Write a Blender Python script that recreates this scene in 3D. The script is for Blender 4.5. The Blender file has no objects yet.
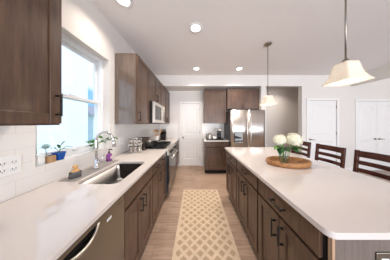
import bpy, bmesh, math, random
from mathutils import Vector, Matrix
random.seed(7)
PI = math.pi
sc = bpy.context.scene
C = sc.collection

# ---------------------------------------------------------------- camera, world, exposure
cam_d = bpy.data.cameras.new('camera')
cam_d.sensor_width = 36; cam_d.sensor_fit = 'HORIZONTAL'
cam_d.lens = 36 * 120 / 390
cam_d.shift_y = -6.5 / 390
cam_d.clip_start = 0.02
cam = bpy.data.objects.new('camera', cam_d); C.objects.link(cam)
cam.location = (0, 0, 1.38); cam.rotation_euler = (PI / 2, 0, 0)
sc.camera = cam
sc.view_settings.view_transform = 'Standard'
sc.view_settings.look = 'None'
sc.view_settings.gamma = 1
sc.view_settings.use_curve_mapping = False
sc.view_settings.exposure = 0.06

W = bpy.data.worlds.new('sky'); sc.world = W; W.use_nodes = True
nt = W.node_tree; nt.nodes.clear()
wo = nt.nodes.new('ShaderNodeOutputWorld'); bg = nt.nodes.new('ShaderNodeBackground')
tc = nt.nodes.new('ShaderNodeTexCoord'); nz = nt.nodes.new('ShaderNodeTexNoise'); cr = nt.nodes.new('ShaderNodeValToRGB')
nz.inputs['Scale'].default_value = 3.2; nz.inputs['Detail'].default_value = 5
cr.color_ramp.elements[0].position = 0.50; cr.color_ramp.elements[0].color = (0.20, 0.46, 0.92, 1)
cr.color_ramp.elements[1].position = 0.62; cr.color_ramp.elements[1].color = (1, 1, 1, 1)
nt.links.new(tc.outputs['Generated'], nz.inputs['Vector']); nt.links.new(nz.outputs['Fac'], cr.inputs['Fac'])
nt.links.new(cr.outputs['Color'], bg.inputs['Color']); nt.links.new(bg.outputs['Background'], wo.inputs['Surface'])
bg.inputs['Strength'].default_value = 1.45
DOWNLIGHT_W = 12.0
PENDANT_W = 1.4
LAMP_COL = (1.0, 0.90, 0.80)
sd = bpy.data.lights.new('sun', 'SUN'); sd.energy = 3.0; sd.angle = .02; sd.color = (1, .97, .92)
so = bpy.data.objects.new('sun', sd); C.objects.link(so); so.rotation_euler = Vector((.62, .22, .75)).to_track_quat('Z', 'Y').to_euler()
def area_fill(name, loc, rot, sx, sy, watts, col=(1, .97, .94)):   # added area lamp that brightens the room from out of view
    ld = bpy.data.lights.new(name, 'AREA'); ld.shape = 'RECTANGLE'; ld.size = sx; ld.size_y = sy; ld.energy = watts; ld.color = col
    o = bpy.data.objects.new(name, ld); C.objects.link(o); o.location = loc; o.rotation_euler = rot
area_fill('rear_fill', (2.6, -7.0, .45), (PI / 2 + .34, 0, 0), 9.0, 2.4, 730)  # added fill behind the camera, tilted up to brighten ceiling and far walls
#area_fill('side_fill', (7.15, .3, 1.15), (PI / 2, 0, PI / 2), 3.6, 2.0, 62)

# ---------------------------------------------------------------- materials
def newmat(name):
    m = bpy.data.materials.new(name); m.use_nodes = True
    return m, m.node_tree, m.node_tree.nodes['Principled BSDF']

def srgb(r, g, b):
    f = lambda c: (c / 255 / 12.92) if c / 255 <= 0.04045 else ((c / 255 + 0.055) / 1.055) ** 2.4
    return (f(r), f(g), f(b), 1)

def plain(name, col, rough=0.5, metal=0.0, var=0.04, scale=12, emit=None, estr=0, coat=0, stretch=(1, 1, 1), bump=0):
    m, t, b = newmat(name)
    co = t.nodes.new('ShaderNodeTexCoord'); mp = t.nodes.new('ShaderNodeMapping')
    n = t.nodes.new('ShaderNodeTexNoise'); mx = t.nodes.new('ShaderNodeMix'); mx.data_type = 'RGBA'
    mp.inputs['Scale'].default_value = stretch; n.inputs['Scale'].default_value = scale; n.inputs['Detail'].default_value = 4
    t.links.new(co.outputs['Object'], mp.inputs['Vector']); t.links.new(mp.outputs['Vector'], n.inputs['Vector'])
    t.links.new(n.outputs['Fac'], mx.inputs[0])
    mx.inputs[6].default_value = tuple(c * (1 - var) for c in col[:3]) + (1,)
    mx.inputs[7].default_value = tuple(min(1, c * (1 + var)) for c in col[:3]) + (1,)
    t.links.new(mx.outputs[2], b.inputs['Base Color'])
    b.inputs['Roughness'].default_value = rough; b.inputs['Metallic'].default_value = metal
    b.inputs['Coat Weight'].default_value = coat
    if bump:
        bp = t.nodes.new('ShaderNodeBump'); bp.inputs['Strength'].default_value = bump; bp.inputs['Distance'].default_value = 0.004
        t.links.new(n.outputs['Fac'], bp.inputs['Height']); t.links.new(bp.outputs['Normal'], b.inputs['Normal'])
    if emit:
        b.inputs['Emission Color'].default_value = emit; b.inputs['Emission Strength'].default_value = estr
    return m

def wood(name, dark, light, stretch=(14, 14, 1.2), rough=0.42, scale=3.0, coat=0):
    m, t, b = newmat(name); b.inputs['Coat Weight'].default_value = coat; b.inputs['Coat Roughness'].default_value = .14
    co = t.nodes.new('ShaderNodeTexCoord'); mp = t.nodes.new('ShaderNodeMapping')
    mp.inputs['Scale'].default_value = stretch
    n = t.nodes.new('ShaderNodeTexNoise'); n.inputs['Scale'].default_value = scale; n.inputs['Detail'].default_value = 6; n.inputs['Roughness'].default_value = 0.6
    n2 = t.nodes.new('ShaderNodeTexNoise'); n2.inputs['Scale'].default_value = 2.5; n2.inputs['Detail'].default_value = 2
    ad = t.nodes.new('ShaderNodeMix'); ad.data_type = 'FLOAT'; ad.inputs[0].default_value = 0.35
    r = t.nodes.new('ShaderNodeValToRGB')
    r.color_ramp.elements[0].position = 0.36; r.color_ramp.elements[0].color = dark
    r.color_ramp.elements[1].position = 0.64; r.color_ramp.elements[1].color = light
    t.links.new(co.outputs['Object'], mp.inputs['Vector']); t.links.new(mp.outputs['Vector'], n.inputs['Vector'])
    t.links.new(co.outputs['Object'], n2.inputs['Vector'])
    t.links.new(n.outputs['Fac'], ad.inputs[2]); t.links.new(n2.outputs['Fac'], ad.inputs[3])
    t.links.new(ad.outputs[0], r.inputs['Fac']); t.links.new(r.outputs['Color'], b.inputs['Base Color'])
    b.inputs['Roughness'].default_value = rough
    return m

def tile_mat(name, axis):
    m, t, b = newmat(name)
    co = t.nodes.new('ShaderNodeTexCoord'); sp = t.nodes.new('ShaderNodeSeparateXYZ'); cb = t.nodes.new('ShaderNodeCombineXYZ')
    t.links.new(co.outputs['Object'], sp.inputs[0])
    t.links.new(sp.outputs[axis], cb.inputs[0])
    ma = t.nodes.new('ShaderNodeMath'); ma.operation = 'SUBTRACT'; ma.inputs[1].default_value = 0.914
    t.links.new(sp.outputs[2], ma.inputs[0]); t.links.new(ma.outputs[0], cb.inputs[1])
    br = t.nodes.new('ShaderNodeTexBrick'); br.offset = 0.5
    br.inputs['Scale'].default_value = 1; br.inputs['Brick Width'].default_value = 0.305; br.inputs['Row Height'].default_value = 0.101
    br.inputs['Mortar Size'].default_value = 0.0018; br.inputs['Mortar Smooth'].default_value = 0.3
    br.inputs['Color1'].default_value = srgb(238, 235, 232); br.inputs['Color2'].default_value = srgb(236, 233, 229)
    br.inputs['Mortar'].default_value = srgb(224, 220, 216)
    t.links.new(cb.outputs[0], br.inputs['Vector']); t.links.new(br.outputs['Color'], b.inputs['Base Color'])
    b.inputs['Roughness'].default_value = 0.16
    bp = t.nodes.new('ShaderNodeBump'); bp.inputs['Strength'].default_value = 0.2; bp.inputs['Distance'].default_value = 0.002; bp.invert = True
    t.links.new(br.outputs['Fac'], bp.inputs['Height']); t.links.new(bp.outputs['Normal'], b.inputs['Normal'])
    return m

def floor_mat():
    m, t, b = newmat('floor_planks')
    co = t.nodes.new('ShaderNodeTexCoord')
    br = t.nodes.new('ShaderNodeTexBrick'); br.offset = 0.37
    br.inputs['Scale'].default_value = 1; br.inputs['Brick Width'].default_value = 1.22; br.inputs['Row Height'].default_value = 0.152
    br.inputs['Mortar Size'].default_value = 0.0018; br.inputs['Mortar Smooth'].default_value = 0.2
    br.inputs['Color1'].default_value = srgb(186, 158, 137); br.inputs['Color2'].default_value = srgb(164, 137, 117)
    br.inputs['Mortar'].default_value = srgb(128, 104, 88)
    t.links.new(co.outputs['Object'], br.inputs['Vector'])
    mp = t.nodes.new('ShaderNodeMapping'); mp.inputs['Scale'].default_value = (1.6, 16, 1)
    n = t.nodes.new('ShaderNodeTexNoise'); n.inputs['Scale'].default_value = 2.2; n.inputs['Detail'].default_value = 7
    t.links.new(co.outputs['Object'], mp.inputs['Vector']); t.links.new(mp.outputs['Vector'], n.inputs['Vector'])
    r = t.nodes.new('ShaderNodeValToRGB'); r.color_ramp.elements[0].position = 0.35; r.color_ramp.elements[0].color = (0.74, 0.72, 0.70, 1)
    r.color_ramp.elements[1].position = 0.62; r.color_ramp.elements[1].color = (1, 1, 1, 1)
    t.links.new(n.outputs['Fac'], r.inputs['Fac'])
    mx = t.nodes.new('ShaderNodeMix'); mx.data_type = 'RGBA'; mx.blend_type = 'MULTIPLY'; mx.inputs[0].default_value = 1
    t.links.new(br.outputs['Color'], mx.inputs[6]); t.links.new(r.outputs['Color'], mx.inputs[7])
    t.links.new(mx.outputs[2], b.inputs['Base Color']); b.inputs['Roughness'].default_value = 0.42
    return m

def rug_mat():
    m, t, b = newmat('rug_lattice')
    N = t.nodes.new; L = t.links.new
    co = N('ShaderNodeTexCoord'); sp = N('ShaderNodeSeparateXYZ'); L(co.outputs['Object'], sp.inputs[0])
    def math_(op, a, bb=None):
        q = N('ShaderNodeMath'); q.operation = op
        for i, v in enumerate((a, bb)):
            if v is None: continue
            if isinstance(v, (int, float)): q.inputs[i].default_value = v
            else: L(v, q.inputs[i])
        return q.outputs[0]
    x = math_('DIVIDE', sp.outputs[0], 0.1155); y = math_('DIVIDE', sp.outputs[1], 0.1155)
    def tri(v):  # distance from nearest lattice line 0..0.5
        f = math_('FRACT', v); return math_('ABSOLUTE', math_('SUBTRACT', f, 0.5))
    u = tri(math_('ADD', x, y)); v = tri(math_('SUBTRACT', x, y))
    d = math_('MAXIMUM', u, v)              # .5 on the lattice lines
    r = N('ShaderNodeValToRGB'); r.color_ramp.elements[0].position = 0.28; r.color_ramp.elements[0].color = srgb(196, 167, 137)
    r.color_ramp.elements[1].position = 0.35; r.color_ramp.elements[1].color = srgb(228, 204, 175)
    L(d, r.inputs['Fac'])
    # plain border
    ax = math_('ABSOLUTE', sp.outputs[0]); edge = math_('GREATER_THAN', ax, 0.316)
    ay = math_('ABSOLUTE', sp.outputs[1]); edge2 = math_('GREATER_THAN', ay, 1.19)
    e = math_('MAXIMUM', edge, edge2)
    mx = N('ShaderNodeMix'); mx.data_type = 'RGBA'; L(e, mx.inputs[0]); L(r.outputs['Color'], mx.inputs[6]); mx.inputs[7].default_value = srgb(226, 202, 174)
    n = N('ShaderNodeTexNoise'); n.inputs['Scale'].default_value = 90; L(co.outputs['Object'], n.inputs['Vector'])
    n2 = N('ShaderNodeTexNoise'); n2.inputs['Scale'].default_value = 14; L(co.outputs['Object'], n2.inputs['Vector'])
    m2 = N('ShaderNodeMix'); m2.data_type = 'RGBA'; m2.blend_type = 'MULTIPLY'; m2.inputs[0].default_value = 0.35
    L(mx.outputs[2], m2.inputs[6]); L(n2.outputs['Fac'], m2.inputs[7]); 
    L(m2.outputs[2], b.inputs['Base Color']); b.inputs['Roughness'].default_value = 0.95
    bp = N('ShaderNodeBump'); bp.inputs['Strength'].default_value = 0.5; bp.inputs['Distance'].default_value = 0.003
    L(n.outputs['Fac'], bp.inputs['Height']); L(bp.outputs['Normal'], b.inputs['Normal'])
    return m

def glass(name, tint=(1, 1, 1, 1), refl=0.06, rough=0.0):
    m = bpy.data.materials.new(name); m.use_nodes = True; t = m.node_tree; t.nodes.clear()
    o = t.nodes.new('ShaderNodeOutputMaterial'); tr = t.nodes.new('ShaderNodeBsdfTransparent'); gl = t.nodes.new('ShaderNodeBsdfGlossy')
    lf = t.nodes.new('ShaderNodeLayerWeight'); lf.inputs['Blend'].default_value = 0.5
    pw = t.nodes.new('ShaderNodeMath'); pw.operation = 'POWER'; pw.inputs[1].default_value = 4; t.links.new(lf.outputs['Facing'], pw.inputs[0])
    lw = t.nodes.new('ShaderNodeMath'); lw.operation = 'MULTIPLY_ADD'; lw.inputs[1].default_value = 0.7; lw.inputs[2].default_value = 0.035; t.links.new(pw.outputs[0], lw.inputs[0]); mx = t.nodes.new('ShaderNodeMixShader')
    tr.inputs['Color'].default_value = tint; gl.inputs['Roughness'].default_value = rough
    t.links.new(lw.outputs[0], mx.inputs[0]); t.links.new(tr.outputs[0], mx.inputs[1]); t.links.new(gl.outputs[0], mx.inputs[2])
    t.links.new(mx.outputs[0], o.inputs['Surface'])
    return m

def cloudy_glass(name, emit):
    m, t, b = newmat(name)
    b.inputs['Base Color'].default_value = (0.62, 0.54, 0.44, 1); b.inputs['Roughness'].default_value = 0.35
    n = t.nodes.new('ShaderNodeTexNoise'); n.inputs['Scale'].default_value = 14
    r = t.nodes.new('ShaderNodeValToRGB'); r.color_ramp.elements[0].color = (1.0, 0.74, 0.52, 1); r.color_ramp.elements[1].color = (1.0, 0.90, 0.76, 1)
    co = t.nodes.new('ShaderNodeTexCoord'); t.links.new(co.outputs['Object'], n.inputs['Vector'])
    t.links.new(n.outputs['Fac'], r.inputs['Fac']); t.links.new(r.outputs['Color'], b.inputs['Emission Color'])
    b.inputs['Emission Strength'].default_value = emit
    b.inputs['Transmission Weight'].default_value = 0.0
    return m

M = {}
M['wall'] = plain('wall_paint', srgb(224, 219, 214), 0.85, var=0.01)
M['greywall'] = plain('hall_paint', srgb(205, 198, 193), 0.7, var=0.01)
M['ceil'] = plain('ceiling_paint', srgb(240, 235, 233), 0.85, var=0.01)
M['trim'] = plain('trim_paint', srgb(234, 232, 230), 0.65, var=0.01)
M['tile_y'] = tile_mat('subway_tile_side', 1)
M['tile_x'] = tile_mat('subway_tile_far', 0)
M['floor'] = floor_mat()
M['rug'] = rug_mat()
M['cab'] = wood('stained_cabinet_wood', srgb(66, 46, 35), srgb(106, 79, 61), rough=.40, coat=.2)
M['cabdark'] = plain('cabinet_gap_shade_brown', srgb(34, 27, 23), 0.8)  # near-black tone that paints shade into the seams between cabinet fronts
M['panel'] = wood('end_panel_wood', srgb(96, 85, 78), srgb(122, 109, 101), rough=0.4)
M['rawedge'] = wood('pale_panel_edge', srgb(170, 138, 112), srgb(192, 160, 132))
M['quartz'] = plain('white_quartz', srgb(218, 209, 203), 0.10, var=0.012, scale=40, coat=0.3)
M['steel'] = plain('brushed_steel', srgb(226, 220, 213), 0.34, 1.0, var=0.06, scale=30, stretch=(1, 1, 0.04))
M['steeld'] = plain('dishwasher_steel', srgb(136, 133, 131), 0.24, 1.0, var=0.06, scale=30, stretch=(0.04, 1, 1))
M['sink'] = plain('sink_steel', srgb(200, 196, 192), 0.34, 1.0, var=0.08, scale=30, stretch=(1, 0.05, 1))
M['chrome'] = plain('chrome', srgb(225, 225, 226), 0.08, 1.0, var=0.01)
M['nickel'] = plain('brushed_nickel', srgb(150, 142, 132), 0.3, 1.0, var=0.04)
M['black'] = plain('black_metal', srgb(26, 24, 24), 0.35, 0.3, var=0.1)
M['iron'] = plain('cast_iron', srgb(24, 24, 25), 0.55, var=0.15)
M['blackglass'] = plain('black_glass', srgb(20, 20, 22), 0.06, var=0.05)
M['darkplastic'] = plain('dark_grey_plastic', srgb(66, 66, 70), 0.5)
M['white'] = plain('white_plastic', srgb(240, 240, 238), 0.35, var=0.01)
M['ceramic'] = plain('white_ceramic', srgb(240, 238, 234), 0.2, var=0.01)
M['vinyl'] = plain('window_vinyl', srgb(238, 240, 243), 0.35, var=0.01)
M['stool'] = wood('espresso_stool_wood', srgb(58, 30, 24), srgb(98, 54, 42), stretch=(2, 14, 14), rough=0.25)
M['leather'] = plain('dark_seat_pad', srgb(46, 32, 28), 0.45)
M['tray'] = wood('acacia_wood', srgb(126, 76, 38), srgb(208, 150, 92), stretch=(3, 16, 16), rough=0.4)
M['bamboo'] = wood('bamboo', srgb(196, 144, 84), srgb(226, 178, 116), stretch=(10, 10, 2), rough=0.5)
M['petal'] = plain('cream_petals', srgb(238, 235, 214), 0.6, var=0.07, scale=50)
M['leaf'] = plain('green_leaf', srgb(74, 130, 50), 0.45, var=0.35, scale=20)
M['leafd'] = plain('dark_green_leaf', srgb(48, 92, 46), 0.4, var=0.3, scale=20)
M['stem'] = plain('green_stem', srgb(96, 140, 70), 0.5)
M['succulent'] = plain('pale_succulent', srgb(188, 212, 210), 0.5, var=0.15, scale=30)
M['bluepot'] = plain('blue_glaze', srgb(28, 84, 168), 0.15, var=0.05)
M['soil'] = plain('soil', srgb(60, 44, 34), 0.9, var=0.3, scale=60)
M['jar'] = plain('milky_candle_glass', srgb(226, 232, 230), 0.2, var=0.02)
M['tan'] = wood('pale_wood_block', srgb(150, 112, 78), srgb(206, 168, 124), rough=0.6)
M['greymat'] = plain('grey_silicone', srgb(150, 144, 140), 0.5)
M['concrete'] = plain('charcoal_stoneware', srgb(88, 86, 88), 0.6, var=0.15, scale=60)
M['purple'] = plain('purple_liquid_soap', srgb(132, 62, 138), 0.15, var=0.08)
M['label'] = plain('pale_label', srgb(222, 200, 226), 0.5)
M['glass'] = glass('clear_glass')
M['vaseglass'] = glass('vase_glass', (0.93, 0.96, 0.95, 1))
M['water'] = glass('water', (0.80, 0.90, 0.84, 1))
M['shade'] = cloudy_glass('lit_alabaster_glass', 0.34)
M['bulb'] = plain('lit_bulb', (1, 1, 1, 1), 0.4, emit=(1, 0.93, 0.82, 1), estr=3)
M['lens'] = plain('lit_downlight_lens', (1, 1, 1, 1), 0.4, emit=(1, 0.97, 0.93, 1), estr=6)
M['siding'] = plain('pale_house_siding', srgb(232, 240, 244), 0.8, var=0.01)
M['roof'] = plain('roof_shingle', srgb(150, 150, 154), 0.9, var=0.1)
M['grass'] = plain('lawn', srgb(170, 185, 150), 0.95, var=0.1)
M['spice'] = plain('spice_fill', srgb(196, 184, 172), 0.4, var=0.5, scale=30)
M['wicker'] = plain('dark_wicker', srgb(72, 58, 50), 0.8, var=0.4, scale=60, bump=1)
M['fruit'] = plain('fruit_skin', srgb(196, 148, 104), 0.4, var=0.2)

# ---------------------------------------------------------------- mesh helpers
def box(bm, x0, x1, y0, y1, z0, z1, rot=None, piv=None):
    vs = [bm.verts.new((x, y, z)) for x in (x0, x1) for y in (y0, y1) for z in (z0, z1)]
    for f in ((0, 1, 3, 2), (4, 6, 7, 5), (0, 4, 5, 1), (2, 3, 7, 6), (0, 2, 6, 4), (1, 5, 7, 3)):
        bm.faces.new([vs[i] for i in f])
    if rot is not None:
        p = Vector(piv)
        for v in vs: v.co = rot @ (v.co - p) + p
    return vs

def lathe(bm, prof, c=(0, 0, 0), seg=24, cap0=True, cap1=True, sx=1, sy=1):
    rings = []
    for r, z in prof:
        rings.append([bm.verts.new((c[0] + r * sx * math.cos(2 * PI * i / seg), c[1] + r * sy * math.sin(2 * PI * i / seg), c[2] + z)) for i in range(seg)])
    for a, b in zip(rings, rings[1:]):
        for i in range(seg):
            j = (i + 1) % seg
            f = bm.faces.new((a[i], a[j], b[j], b[i])); f.smooth = True
    if cap0 and prof[0][0] > 1e-5: bm.faces.new(rings[0][::-1])
    if cap1 and prof[-1][0] > 1e-5: bm.faces.new(rings[-1])
    return rings

def tube(bm, pts, r, seg=10, caps=True):
    pts = [Vector(p) for p in pts]; rings = []
    n = len(pts); rr = r if isinstance(r, (list, tuple)) else [r] * n
    up = None
    for i, p in enumerate(pts):
        d = (pts[min(i + 1, n - 1)] - pts[max(i - 1, 0)]).normalized()
        if up is None:
            up = Vector((0, 0, 1)) if abs(d.z) < 0.9 else Vector((1, 0, 0))
        a = d.cross(up)
        if a.length < 1e-4: a = d.cross(Vector((0, 1, 0)))
        a.normalize(); b = a.cross(d).normalized(); up = b
        rings.append([bm.verts.new(p + a * rr[i] * math.cos(2 * PI * k / seg) + b * rr[i] * math.sin(2 * PI * k / seg)) for k in range(seg)])
    for a, b in zip(rings, rings[1:]):
        for k in range(seg):
            j = (k + 1) % seg
            f = bm.faces.new((a[k], a[j], b[j], b[k])); f.smooth = True
    if caps:
        bm.faces.new(rings[0][::-1]); bm.faces.new(rings[-1])

def obj(name, bm, mat, parent=None, bevel=0.0, seg=2):
    bmesh.ops.recalc_face_normals(bm, faces=bm.faces)
    me = bpy.data.meshes.new(name); bm.to_mesh(me); bm.free()
    for m_ in (mat if isinstance(mat, list) else [mat]): me.materials.append(m_)
    o = bpy.data.objects.new(name, me); C.objects.link(o)
    if parent: o.parent = parent
    if bevel:
        md = o.modifiers.new('bevel', 'BEVEL'); md.width = bevel; md.segments = seg; md.limit_method = 'ANGLE'
    return o

def bx(name, mat, parent, *dims, bevel=0.0):
    bm = bmesh.new(); box(bm, *dims); return obj(name, bm, mat, parent, bevel)

def cyl(name, mat, parent, prof, c=(0, 0, 0), seg=24, bevel=0, **k):
    bm = bmesh.new(); lathe(bm, prof, c, seg, **k); return obj(name, bm, mat, parent, bevel)

def thing(name, label, cat, loc=(0, 0, 0), rz=0, group=None):
    o = bpy.data.objects.new(name, None); C.objects.link(o); o.empty_display_size = 0.05
    o.location = loc; o.rotation_euler = (0, 0, rz)
    o['label'] = label; o['category'] = cat
    if group: o['group'] = group
    return o

def tag(o, label, cat, group=None, kind=None):
    o['label'] = label; o['category'] = cat
    if group: o['group'] = group
    if kind: o['kind'] = kind
    return o

def struct(o): o['kind'] = 'structure'; return o

def sempty(name, loc=(0, 0, 0), rz=0):
    o = bpy.data.objects.new(name, None); C.objects.link(o); o.location = loc; o.rotation_euler = (0, 0, rz)
    o['kind'] = 'structure'; return o

def dup(root, loc, rz=None, label=None, group=None):
    r = root.copy(); C.objects.link(r); r.location = loc
    if rz is not None: r.rotation_euler = (0, 0, rz)
    if label: r['label'] = label
    if group: r['group'] = group
    for ch in list(root.children):
        c = ch.copy(); C.objects.link(c); c.parent = r
        for g in list(ch.children):
            d = g.copy(); C.objects.link(d); d.parent = c
    return r

def rrect(x0, x1, y0, y1, r, n=5):
    pts = []
    for cx, cy, a0 in ((x1 - r, y1 - r, 0), (x0 + r, y1 - r, PI / 2), (x0 + r, y0 + r, PI), (x1 - r, y0 + r, 1.5 * PI)):
        for i in range(n + 1):
            a = a0 + PI / 2 * i / n; pts.append((cx + r * math.cos(a), cy + r * math.sin(a)))
    return pts

def slab(bm, outer, z0, z1, hole=None):
    for z in (z0, z1):
        loops = [outer] + ([hole] if hole else [])
        es = []
        for lp in loops:
            vs = [bm.verts.new((x, y, z)) for x, y in lp]
            es += [bm.edges.new((vs[i], vs[(i + 1) % len(vs)])) for i in range(len(vs))]
        bmesh.ops.triangle_fill(bm, use_beauty=True, edges=es)
    for lp in [outer] + ([hole] if hole else []):
        a = [bm.verts.new((x, y, z0)) for x, y in lp]; b = [bm.verts.new((x, y, z1)) for x, y in lp]
        for i in range(len(lp)):
            j = (i + 1) % len(lp); bm.faces.new((a[i], a[j], b[j], b[i]))
    bmesh.ops.remove_doubles(bm, verts=bm.verts, dist=1e-5)

# ---------------------------------------------------------------- room shell
XL = -1.146; YB = 3.90; HC = 2.74; YW = 3.39; SOF = 2.44
struct(bx('floor', M['floor'], None, -1.30, 7.3, -2.6, 4.7, -0.05, 0.0))
struct(bx('ceiling', M['ceil'], None, -1.30, 7.3, -2.6, 4.7, HC, HC + 0.05))

# left wall with window opening
WY0, WY1, WZ0, WZ1 = 0.857, 1.60, 1.062, 2.215
bm = bmesh.new()
for d in ((-2.6, WY0, 0, HC), (WY1, YB + .1, 0, HC), (WY0, WY1, 0, WZ0), (WY0, WY1, WZ1, HC)):
    box(bm, XL - .16, XL, d[0], d[1], d[2], d[3])
struct(obj('wall_left', bm, M['wall']))
# backsplash tiles
bm = bmesh.new(); T = 0.006
for d in ((-2.5, WY0, .914, 1.37), (WY1, YB, .914, 1.37), (WY0, WY1, .914, WZ0)):
    box(bm, XL, XL + T, *d)
t_ = struct(obj('trim_1', bm, M['tile_y']))
struct(bx('trim_2', M['tile_x'], None, XL + T, -.56, YB - T, YB, .914, 1.37))
struct(bx('trim_3', M['tile_x'], None, .25, 1.0, YB - T, YB, .914, 1.40))

# back wall (pantry wall) with door recess
PX0, PX1, PZ = -.44, .16, 2.03
bm = bmesh.new()
for d in ((XL, PX0 - .0, 0, HC), (PX1, 1.87, 0, HC), (PX0, PX1, PZ, HC)): box(bm, d[0], d[1], YB, YB + .1, d[2], d[3])
struct(obj('wall_back', bm, M['wall']))
# soffit beam over the kitchen recess
struct(bx('trim_4', M['wall'], None, XL, 1.87, YW, YB, SOF, HC))
# front wall of hall and doors
DX0, DX1 = 3.20, 4.00
bm = bmesh.new()
box(bm, 1.87, 2.01, YW, YB + .1, 0, HC)                    # pier beside the fridge
box(bm, 2.01, 3.02, YW, YW + .12, SOF, HC)                 # header over the hall opening
box(bm, 3.02, DX0, YW, YW + .12, 0, HC); box(bm, DX0, DX1, YW, YW + .12, PZ, HC); box(bm, DX1, 4.40, YW, YW + .12, 0, HC)
struct(obj('wall_middle', bm, M['wall']))
struct(bx('wall_hall', M['greywall'], None, 1.7, 4.4, 4.50, 4.6, 0, HC))
bm = bmesh.new(); box(bm, 1.90, 2.005, YB + .1, 4.5, 0, HC); box(bm, 4.20, 4.3, YW + .12, 4.5, 0, HC)
struct(obj('wall_hallside', bm, M['greywall']))
EX0, EX1 = 4.725, 5.925; YE = 3.50
bm = bmesh.new()
box(bm, 4.40, EX0, YE, YE + .12, 0, HC); box(bm, EX0, EX1, YE, YE + .12, PZ, HC); box(bm, EX1, 7.3, YE, YE + .12, 0, HC)
struct(obj('wall_far', bm, M['wall']))
struct(bx('trim_5', M['wall'], None, 4.40, 4.52, -2.6, YW, SOF, HC))       # dropped beam along the dining side
bm = bmesh.new()
box(bm, 7.2, 7.3, -2.6, YE, 0, HC)
struct(obj('wall_right', bm, M['wall']))

def molding(name, x0, x1, y, z, w=.06, d=.018):   # door casing, facing -y
    bm = bmesh.new()
    box(bm, x0 - w, x0, y - d, y, 0, z + w); box(bm, x1, x1 + w, y - d, y, 0, z + w); box(bm, x0, x1, y - d, y, z, z + w)
    return struct(obj(name, bm, M['trim'], bevel=.004))
molding('trim_6', PX0, PX1, YB, PZ); molding('trim_7', DX0, DX1, YW, PZ); molding('trim_8', EX0, EX1, YE, PZ)

def panel_door(name, x0, x1, y, z1, arch=True, hinge='l', handle='lever', root=None):
    """two-panel door with arched upper panel, front at y facing -y"""
    r = root or sempty(name, (x0, y, 0.008))
    w = x1 - x0 - .006; h = z1 - .012
    bm = bmesh.new()
    ox = 0.003 if root is None else x0 - root.location.x + .003
    box(bm, ox, ox + w, .012, .045, 0, h)
    st = .105 if w > .5 else .1
    def ring(pts, y0, y1, inset):
        cx = sum(p[0] for p in pts) / len(pts); cz = sum(p[1] for p in pts) / len(pts)
        o = [bm.verts.new((ox + p[0], y0, p[1])) for p in pts]
        sx = 1 - inset * 2 / (max(p[0] for p in pts) - min(p[0] for p in pts)); sz = 1 - inset * 2 / (max(p[1] for p in pts) - min(p[1] for p in pts))
        i = [bm.verts.new((ox + cx + (p[0] - cx) * sx, y1, cz + (p[1] - cz) * sz)) for p in pts]
        for k in range(len(pts)):
            j = (k + 1) % len(pts); bm.faces.new((o[k], o[j], i[j], i[k]))
        return i
    lo = [(st, .22), (w - st, .22), (w - st, .86), (st, .86)]
    up = [(st, 1.02), (w - st, 1.02), (w - st, h - .20)]
    if arch:
        for k in range(1, 10):
            a = k / 10; up.append((w - st - (w - 2 * st) * a, h - .20 + .085 * math.sin(PI * a)))
    up.append((st, h - .20))
    # face plate with two panel holes
    es = []
    for lp in ([(0, 0), (w, 0), (w, h), (0, h)], lo, up):
        vs = [bm.verts.new((ox + p[0], 0, p[1])) for p in lp]
        es += [bm.edges.new((vs[k], vs[(k + 1) % len(vs)])) for k in range(len(vs))]
    bmesh.ops.triangle_fill(bm, use_beauty=True, edges=es, normal=(0, -1, 0))
    o4 = [(0, 0), (w, 0), (w, h), (0, h)]
    a = [bm.verts.new((ox + p[0], 0, p[1])) for p in o4]; b = [bm.verts.new((ox + p[0], .012, p[1])) for p in o4]
    for k in range(4): bm.faces.new((a[k], a[(k + 1) % 4], b[(k + 1) % 4], b[k]))
    for pl in (lo, up):
        i1 = ring(pl, 0, .011, .014)
        pts2 = [(v.co.x - ox, v.co.z) for v in i1]
        i2 = ring(pts2, .011, .003, .03)
        bm.faces.new(i2)
    obj('door_leaf', bm, M['trim'], r)
    bm = bmesh.new()
    hx = ox + (.055 if hinge == 'r' else w - .055); s = 1 if hinge == 'r' else -1
    rt = Matrix.Rotation(PI / 2, 3, 'X')
    def rotated_lathe(prof, x, z):
        n0 = len(bm.verts); rs = lathe(bm, prof, (0, 0, 0), 16)
        for ringv in rs:
            for v in ringv: v.co = rt @ v.co + Vector((x, 0, z))
    rotated_lathe([(.027, 0), (.027, .008), (.01, .012), (.01, .045)], hx, .92)
    if handle == 'lever': tube(bm, [(hx, -.045, .92), (hx + s * .04, -.05, .922), (hx + s * .11, -.048, .918)], [.010, .009, .007])
    else: rotated_lathe([(.01, .04), (.026, .048), (.029, .06), (.022, .072), (0.004, .076)], hx, .92)
    obj('door_handle', bm, M['nickel'], r)
    for z in (.25, 1.05, 1.80):
        hxx = ox + (-.001 if hinge == 'l' else w + .001)
        obj('hinge', (lambda b_: (tube(b_, [(hxx, -.006, z), (hxx, -.006, z + .09)], .007, 8), b_)[1])(bmesh.new()), M['nickel'], r)
    return r
panel_door('door_1', PX0, PX1, YB + .01, PZ, hinge='r', handle='knob')
panel_door('door_2', DX0, DX1, YW + .01, PZ, hinge='r')
r3 = panel_door('door_3', EX0, (EX0 + EX1) / 2, YE + .01, PZ, hinge='l')
panel_door('door_4', (EX0 + EX1) / 2, EX1, YE + .01, PZ, hinge='r')

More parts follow.
